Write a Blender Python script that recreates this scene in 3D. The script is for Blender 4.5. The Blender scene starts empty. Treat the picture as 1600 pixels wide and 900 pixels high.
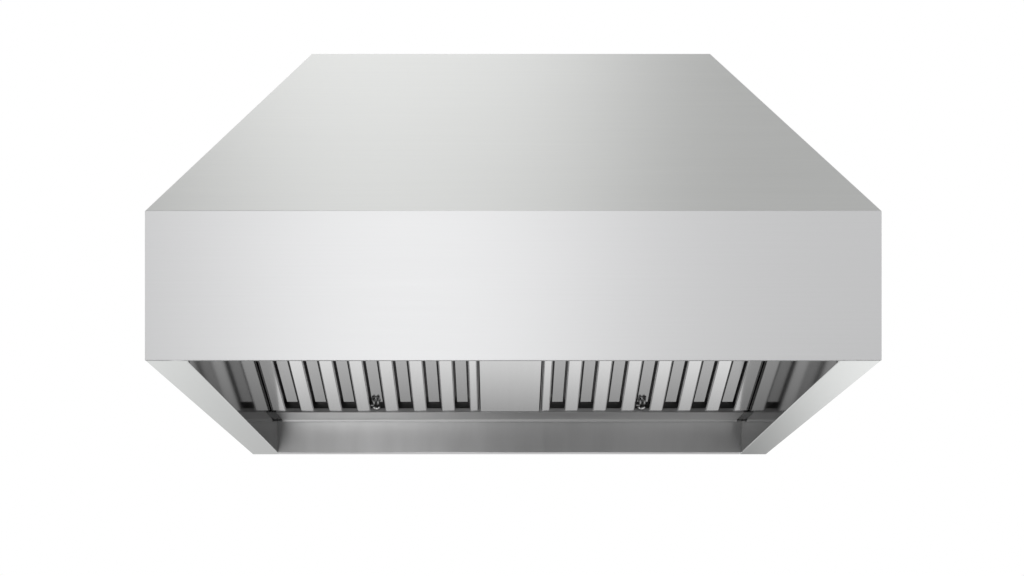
import bpy, bmesh, math
from mathutils import Vector
S = bpy.context.scene
C = S.collection
BZ = 1.70                       # height of the hood's lower edge

# ---------------------------------------------------------------- camera
F = 1312.0                      # focal length in pixels of a 1600 px wide frame
cd = bpy.data.cameras.new('camera'); cam = bpy.data.objects.new('camera', cd); C.objects.link(cam)
cd.sensor_width = 36; cd.lens = 36*F/1600
cam.location = (-0.0212, -1.39, BZ-0.5245)
cam.rotation_euler = (math.radians(90), 0, 0)
cd.shift_x = 18/1600; cd.shift_y = (1058-450)/1600
cd.clip_start = 0.05; cd.clip_end = 200
S.camera = cam
S.view_settings.view_transform = 'Standard'; S.view_settings.look = 'None'
S.view_settings.exposure = 0; S.view_settings.gamma = 1

# ---------------------------------------------------------------- studio: white surround behind, grey room above and in front
w = bpy.data.worlds.new('World'); S.world = w; w.use_nodes = True
nt = w.node_tree; N = nt.nodes; L = nt.links
bg = N['Background']
tc = N.new('ShaderNodeTexCoord'); sp = N.new('ShaderNodeSeparateXYZ'); L.new(tc.outputs['Generated'], sp.inputs[0])
def mr(src, a, b, c, d, typ='SMOOTHSTEP'):
    m = N.new('ShaderNodeMapRange'); m.interpolation_type = typ
    m.inputs[1].default_value = a; m.inputs[2].default_value = b; m.inputs[3].default_value = c; m.inputs[4].default_value = d
    L.new(src, m.inputs[0]); return m.outputs[0]
def mx(op, a, b):
    m = N.new('ShaderNodeMath'); m.operation = op
    for i, v in enumerate((a, b)):
        if isinstance(v, (int, float)): m.inputs[i].default_value = v
        else: L.new(v, m.inputs[i])
    return m.outputs[0]
def blob(cx, cy, cz, width):
    """soft-edged patch around a direction: 1 at its centre, 0 beyond"""
    d = N.new('ShaderNodeVectorMath'); d.operation = 'DISTANCE'; L.new(tc.outputs['Generated'], d.inputs[0])
    v = Vector((cx, cy, cz)).normalized(); d.inputs[1].default_value = v
    return mr(d.outputs['Value'], 0.0, width, 1, 0)
back = mx('MULTIPLY', mr(sp.outputs['Y'], 0.25, 0.6, 0, 1), mr(sp.outputs['Z'], -0.85, -0.45, 0, 1))             # the white sweep behind the hood
down = mr(sp.outputs['Z'], -0.2, -0.6, 0, 1)              # white studio floor
up = mr(sp.outputs['Z'], 0.5, 0.95, 0, 1)                 # darker ceiling
room = mr(sp.outputs['X'], -0.5, 0.5, 0.89, 1.04)
room = mx('SUBTRACT', room, mx('MULTIPLY', up, 0.59))
floor = mr(sp.outputs['Y'], 0.08, 0.21, 1.06, 0.22)        # floor colour darkened towards the sweep, to fade the filters' reflections
room = mx('ADD', mx('MULTIPLY', room, mx('SUBTRACT', 1.0, down)), mx('MULTIPLY', down, floor))
strip = mr(mx('ABSOLUTE', mx('SUBTRACT', sp.outputs['X'], 0.04), 0), 0.04, 0.24, 1, 0)                 # dark bands put in on the camera side, to darken back-panel reflections
strip = mx('MAXIMUM', strip, mr(mx('ABSOLUTE', sp.outputs['X'], 0), 0.21, 0.32, 0, 1))
low = mx('MULTIPLY', mr(sp.outputs['Z'], 0.12, -0.15, 0, 1), mr(sp.outputs['Y'], -0.05, -0.4, 0, 1))
low_glow = mx('MULTIPLY', low, mr(mx('ABSOLUTE', mx('ADD', sp.outputs['X'], 0.15), 0), 0.03, 0.14, 1, 0))      # bright patch added left of the camera, lightening the back panel's reflection
room = mx('MULTIPLY', room, mx('SUBTRACT', 1.0, mx('MULTIPLY', mx('MULTIPLY', strip, low), 0.95)))
room = mx('ADD', room, mx('MULTIPLY', low_glow, 0.9))
lum = mx('ADD', back, mx('MULTIPLY', mx('SUBTRACT', 1.0, back), room))
lum = mx('SUBTRACT', lum, mx('MULTIPLY', blob(.25, .93, -.23, .19), 0.9))  # grey patch added low on the right, so that rim reflects darker
lum = mx('SUBTRACT', lum, mx('MULTIPLY', blob(-.24, .94, -.22, .30), 0.52))    # weaker grey patch added low on the left, dimming the left rim
cc = N.new('ShaderNodeCombineColor')
for i in range(3): L.new(lum, cc.inputs[i])
L.new(cc.outputs[0], bg.inputs[0]); bg.inputs[1].default_value = 1.0

def softbox(name, loc, target, sx, sy, watts, col=(1, 1, 1)):
    d = bpy.data.lights.new(name, 'AREA'); d.shape = 'RECTANGLE'; d.size = sx; d.size_y = sy; d.energy = watts; d.color = col
    o = bpy.data.objects.new(name, d); C.objects.link(o); o.location = loc
    o.rotation_euler = (Vector(target)-Vector(loc)).to_track_quat('-Z', 'Y').to_euler()
softbox('softbox_lamp', (-0.62, -4.2, BZ+1.95), (-.3, 0, BZ+0.2), 2.3, 4.2, 32)
softbox('overhead_softbox_lamp', (-0.65, 0.9, BZ+3.7), (-.2, 0.2, BZ+0.4), 2.3, 2.6, 23)

# ---------------------------------------------------------------- materials
def steel(name, col, rough, aniso=0.0, grain=(1, 1, 1), gs=0.05, tangent=None, bump=0.0):
    m = bpy.data.materials.new(name); m.use_nodes = True
    n = m.node_tree.nodes; l = m.node_tree.links; b = n['Principled BSDF']
    b.inputs['Metallic'].default_value = 1; b.inputs['Roughness'].default_value = rough
    t = n.new('ShaderNodeTexCoord'); mp = n.new('ShaderNodeMapping'); mp.inputs['Scale'].default_value = grain
    l.new(t.outputs['Object'], mp.inputs[0])
    nz = n.new('ShaderNodeTexNoise'); nz.inputs['Scale'].default_value = 1; nz.inputs['Detail'].default_value = 3
    l.new(mp.outputs[0], nz.inputs['Vector'])
    mm = n.new('ShaderNodeMapRange'); mm.inputs[3].default_value = 1-gs; mm.inputs[4].default_value = 1+gs
    l.new(nz.outputs[0], mm.inputs[0])
    mc = n.new('ShaderNodeVectorMath'); mc.operation = 'SCALE'; mc.inputs[0].default_value = col
    l.new(mm.outputs[0], mc.inputs['Scale']); l.new(mc.outputs[0], b.inputs['Base Color'])
    mr2 = n.new('ShaderNodeMapRange'); mr2.inputs[3].default_value = rough*(1-2*gs); mr2.inputs[4].default_value = rough*(1+2*gs)
    l.new(nz.outputs[0], mr2.inputs[0]); l.new(mr2.outputs[0], b.inputs['Roughness'])
    if bump:
        bp = n.new('ShaderNodeBump'); bp.inputs['Strength'].default_value = bump; bp.inputs['Distance'].default_value = 0.0005
        l.new(nz.outputs[0], bp.inputs['Height']); l.new(bp.outputs[0], b.inputs['Normal'])
    if aniso:
        b.inputs['Anisotropic'].default_value = aniso
        cx = n.new('ShaderNodeCombineXYZ')
        for i in range(3): cx.inputs[i].default_value = tangent[i]
        l.new(cx.outputs[0], b.inputs['Tangent'])
    return m
M_front = steel('brushed_steel_front', (.72, .722, .728), .48, .6, (3, 60, 260), .03, (0, .1, 1))
M_slope = steel('brushed_steel_slope', (.71, .717, .707), .48, .6, (3, 180, 180), .03, (0, .3, .48))
M_side = steel('brushed_steel_side', (.80, .815, .805), .18, 0, (90, 2, 90), .015, (1, 0, 0))
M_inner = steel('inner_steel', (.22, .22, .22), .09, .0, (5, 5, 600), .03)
M_back = steel('back_steel', (.82, .82, .82), .34, .93, (32, 3, 6), .07, (0, .4, 1))
M_channel = steel('channel_steel', (.58, .58, .58), .36, .5, (2, 5, 200), .02, (0, .4, 1))
M_filter = steel('filter_steel', (.78, .78, .78), .13, .0, (120, 6, 6), .02)
M_centre = steel('centre_panel_steel', (.69, .69, .69), .11, .0, (120, 6, 6), .02)
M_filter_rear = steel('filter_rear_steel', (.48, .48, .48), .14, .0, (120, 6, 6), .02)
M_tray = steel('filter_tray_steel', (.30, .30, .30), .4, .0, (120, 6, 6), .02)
M_rubber = steel('latch_dark_steel', (.42, .42, .42), .32, .0, (40, 40, 40), .03)
M_latch = steel('latch_steel', (.75, .75, .75), .25, .0, (40, 40, 40), .03)

# ---------------------------------------------------------------- mesh helpers
def prism(bm, pts, x0, x1):
    """closed outline pts (y,z) extruded along x"""
    a = [bm.verts.new((x0, p[0], p[1])) for p in pts]; b = [bm.verts.new((x1, p[0], p[1])) for p in pts]
    n = len(pts)
    bm.faces.new(a); bm.faces.new(b[::-1])
    for i in range(n): bm.faces.new((a[i], b[i], b[(i+1) % n], a[(i+1) % n]))
def hexa(bm, f8):
    v = [bm.verts.new(p) for p in f8]
    for q in ((0, 1, 2, 3), (7, 6, 5, 4), (0, 4, 5, 1), (1, 5, 6, 2), (2, 6, 7, 3), (3, 7, 4, 0)): bm.faces.new([v[i] for i in q])
def box(bm, x0, x1, y0, y1, z0, z1):
    hexa(bm, [(x0, y0, z0), (x1, y0, z0), (x1, y1, z0), (x0, y1, z0), (x0, y0, z1), (x1, y0, z1), (x1, y1, z1), (x0, y1, z1)])
def tube(bm, pts, r, n=12, closed=False):
    rings = []; m = len(pts)
    for i, p in enumerate(pts):
        p = Vector(p)
        a = Vector(pts[i-1]) if (i or closed) else p; b = Vector(pts[(i+1) % m]) if (i < m-1 or closed) else p
        t = (b-a).normalized(); u = t.cross(Vector((0.13, 0.31, 0.94))).normalized(); v = t.cross(u)
        rings.append([bm.verts.new(p+r*(math.cos(2*math.pi*k/n)*u+math.sin(2*math.pi*k/n)*v)) for k in range(n)])
    for i in range(m if closed else m-1):
        A = rings[i]; B = rings[(i+1) % m]
        for k in range(n): bm.faces.new((A[k], A[(k+1) % n], B[(k+1) % n], B[k]))
    if not closed: bm.faces.new(rings[0]); bm.faces.new(rings[-1][::-1])
def obj(name, bm, mat, parent, bevel=0.0, seg=2, smooth=False):
    bmesh.ops.recalc_face_normals(bm, faces=bm.faces)
    if bevel: bmesh.ops.bevel(bm, geom=bm.edges[:], offset=bevel, segments=seg, profile=.5, affect='EDGES', clamp_overlap=True)
    me = bpy.data.meshes.new(name); bm.to_mesh(me); bm.free()
    if smooth or bevel:
        for p in me.polygons:
            per = sum((me.vertices[a].co-me.vertices[b].co).length for a, b in p.edge_keys)
            p.use_smooth = smooth or 2*p.area/max(per, 1e-9) < bevel*1.3      # flats stay flat, only the rolled edges are smooth
    me.materials.append(mat)
    o = bpy.data.objects.new(name, me); C.objects.link(o); o.parent = parent
    return o

# ---------------------------------------------------------------- the hood
hood = bpy.data.objects.new('range_hood', None); C.objects.link(hood); hood.location = (0, 0, BZ)
hood['label'] = 'brushed stainless steel range hood with tapered top, deep front band and baffle filters underneath'
hood['category'] = 'range hood'
W = .610; WB = .6040; WI = .5417; D = .587; HB = .2479; YT = .30; HT = .7301; WT = .4006
T = .0016; DI = .570

# front panel with folded lips
bm = bmesh.new(); prism(bm, [(0, 0), (0, HB-.0002), (T, HB-.0002), (T, 0)], -W, W)
obj('front_panel', bm, M_front, hood, .0005)
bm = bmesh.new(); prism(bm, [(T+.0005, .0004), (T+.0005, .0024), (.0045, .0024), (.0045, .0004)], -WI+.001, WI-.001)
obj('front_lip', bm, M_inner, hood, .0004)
# sloped canopy panel
def slope_pt(x, y, z, off): return (x, y+off*.85, z-off*.527)
bm = bmesh.new()
o4 = [(-W+.0004, .0004, HB), (W-.0004, .0004, HB), (WT, YT, HT), (-WT, YT, HT)]
hexa(bm, o4 + [(p[0], p[1]+.0024, p[2]-.0004) for p in o4])
obj('canopy_panel', bm, M_slope, hood, .0006)
# top plate, roof sides and back
bm = bmesh.new(); hexa(bm, [(-WT, YT+.003, HT-.003), (WT, YT+.003, HT-.003), (WT, D, HT-.003), (-WT, D, HT-.003),
                            (-WT, YT+.003, HT-.0008), (WT, YT+.003, HT-.0008), (WT, D, HT-.0008), (-WT, D, HT-.0008)])
obj('top_plate', bm, M_slope, hood)
for s in (-1, 1):
    q = [(s*W, .003, HB), (s*WB, D-.001, HB), (s*WT, D-.001, HT-.004), (s*WT, YT+.003, HT-.004)]
    bm = bmesh.new(); hexa(bm, q + [(p[0]-s*.002, p[1], p[2]) for p in q]); obj('canopy_side_panel', bm, M_side, hood)
    # double-skinned side wall: outer skin, wide flat underside, inner skin
    y0 = T+.0006
    out = lambda y: s*(W-.0002+(WB-W)*(y-y0)/(D-y0))
    bm = bmesh.new()
    hexa(bm, [(out(y0), y0, 0), (s*WI, y0, 0), (s*WI, D, 0), (out(D), D, 0),
              (out(y0), y0, HB-.0008), (s*WI, y0, HB-.0008), (s*WI, D, HB-.0008), (out(D), D, HB-.0008)])
    bmesh.ops.recalc_face_normals(bm, faces=bm.faces)
    o = obj('side_panel', bm, M_side, hood, .0008)
    # inner skin (polished) rises up to the filters
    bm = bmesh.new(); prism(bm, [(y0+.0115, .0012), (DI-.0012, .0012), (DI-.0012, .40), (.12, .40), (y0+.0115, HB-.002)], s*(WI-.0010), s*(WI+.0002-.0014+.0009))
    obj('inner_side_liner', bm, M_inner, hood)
bm = bmesh.new(); prism(bm, [(DI, 0.0), (D-.0005, 0.0), (D-.0005, HT-.005), (D-.004, HT-.005), (D-.004, .0745), (DI, .0745)], -WI+.0002, WI-.0002)
obj('back_panel', bm, M_back, hood, .0006)
# channel the filters stand in
SY0 = .5135; SZ = .0745
bm = bmesh.new()
prism(bm, [(DI-.0006, SZ), (DI-.0006, SZ+.003), (SY0, SZ+.003), (SY0, SZ+.010), (SY0-.0016, SZ+.010), (SY0-.0016, SZ+.0005), (DI-.0062, SZ+.0005), (DI-.0036, SZ-.0038), (DI-.0006, SZ-.0038)], -WI+.012, WI-.012)
obj('filter_channel', bm, M_channel, hood, .0003)
for s in (-1, 1):
    bm = bmesh.new(); prism(bm, [(DI-.0006, SZ+.001), (DI-.0006, SZ+.004), (SY0-.001, SZ+.004), (SY0-.001, SZ+.001)], s*(WI-.0012), s*(WI-.0125))
    obj('channel_end_cap', bm, M_inner, hood)

# filter plane frame: u along x, v up the slope (towards the front), n out of it towards the room
sl = .61; ln = math.hypot(1, sl)
V = Vector((0, -1/ln, sl/ln)); Nn = Vector((0, -sl/ln, -1/ln)); O = Vector((0, SY0-.001, SZ+.0022))
def P(x, v, n): return tuple(Vector((x, 0, 0)) + O + V*v + Nn*n)
def slab(bm, x0, x1, v0, v1, n0, n1):
    hexa(bm, [P(x0, v0, n0), P(x1, v0, n0), P(x1, v1, n0), P(x0, v1, n0), P(x0, v0, n1), P(x1, v0, n1), P(x1, v1, n1), P(x0, v1, n1)])
VL = .40
# middle blank panel between the filters
bm = bmesh.new(); slab(bm, -.0662, .0662, .0012, VL, -.004, 0)
obj('centre_panel', bm, M_centre, hood, .0006)
# unseen plate in front of the filters, added to stop light leaking in
yb, zb = P(0, VL, 0)[1], P(0, VL, 0)[2]
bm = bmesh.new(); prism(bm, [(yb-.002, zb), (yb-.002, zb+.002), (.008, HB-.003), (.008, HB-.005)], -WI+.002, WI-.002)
obj('cavity_light_stop', bm, M_inner, hood)

PIT = .0638; WS = .0320
def make_filter(cx0, s):
    """baffle filter; cx0 = centre of the outermost baffle, s = direction to the middle"""
    bm = bmesh.new()
    a, b = sorted((cx0-s*.0170, s*-.0685 if s > 0 else .0685))
    # dark tray: back sheet, bottom and edge rails, rear-row channels seen in the gaps
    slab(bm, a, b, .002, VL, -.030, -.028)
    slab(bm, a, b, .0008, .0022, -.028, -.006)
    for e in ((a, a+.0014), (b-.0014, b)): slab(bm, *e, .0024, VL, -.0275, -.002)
    root = obj('baffle_filter', bm, M_tray, hood)
    xs = [cx0+s*PIT*k for k in range(7)]
    for k in range(8):
        if k < 7: x = xs[k]; hw = WS/2
        else: x = s*-.0808; hw = .0102
        lo, hi = x-hw, x+hw
        bm = bmesh.new()
        # U channel with a flat face and turned-down flanges
        slab(bm, lo, hi, .0012, VL-.004, -.010, 0)
        bmesh.ops.recalc_face_normals(bm, faces=bm.faces)
        obj('baffle', bm, M_filter, root, .0032, 4)
        if k < 7:
            nx = xs[k]+s*PIT/2 if k < 6 else (xs[6]+s*WS/2+(s*-.0808)-s*.0102)/2
            gw = PIT-WS if k < 6 else abs((s*-.0808-s*.0102)-(xs[6]+s*WS/2))
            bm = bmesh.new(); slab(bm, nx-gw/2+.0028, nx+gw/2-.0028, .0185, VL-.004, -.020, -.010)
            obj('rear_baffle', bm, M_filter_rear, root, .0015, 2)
    # spring latch knob with a pull ring in the fourth gap
    lx = xs[3]+s*PIT/2-.002
    bm = bmesh.new()
    slab(bm, lx-.0085, lx+.0085, .0225, .0345, -.0098, -.0070)
    bmesh.ops.recalc_face_normals(bm, faces=bm.faces)
    for dx in (-.0045, .0045): tube(bm, [P(lx+dx, .031, -.008), P(lx+dx, .030, -.002), P(lx+dx, .022, .001)], .0028, 12)
    tube(bm, [P(lx-.0125, .0200, .001), P(lx-.0050, .0200, .001)], .0022, 12)
    nd = len(bm.faces)
    # rounded pull lip
    tube(bm, [P(lx+.0062*math.cos(t), .0165+.0045*math.sin(t), .002) for t in [math.pi+math.pi*i/16 for i in range(17)]], .0026, 12)
    o = obj('filter_latch', bm, M_rubber, root, smooth=True)
    o.data.materials.append(M_latch)
    for p in o.data.polygons:
        if p.index >= nd: p.material_index = 1
    return root
make_filter(-.5216, 1)
make_filter(.5216, -1)
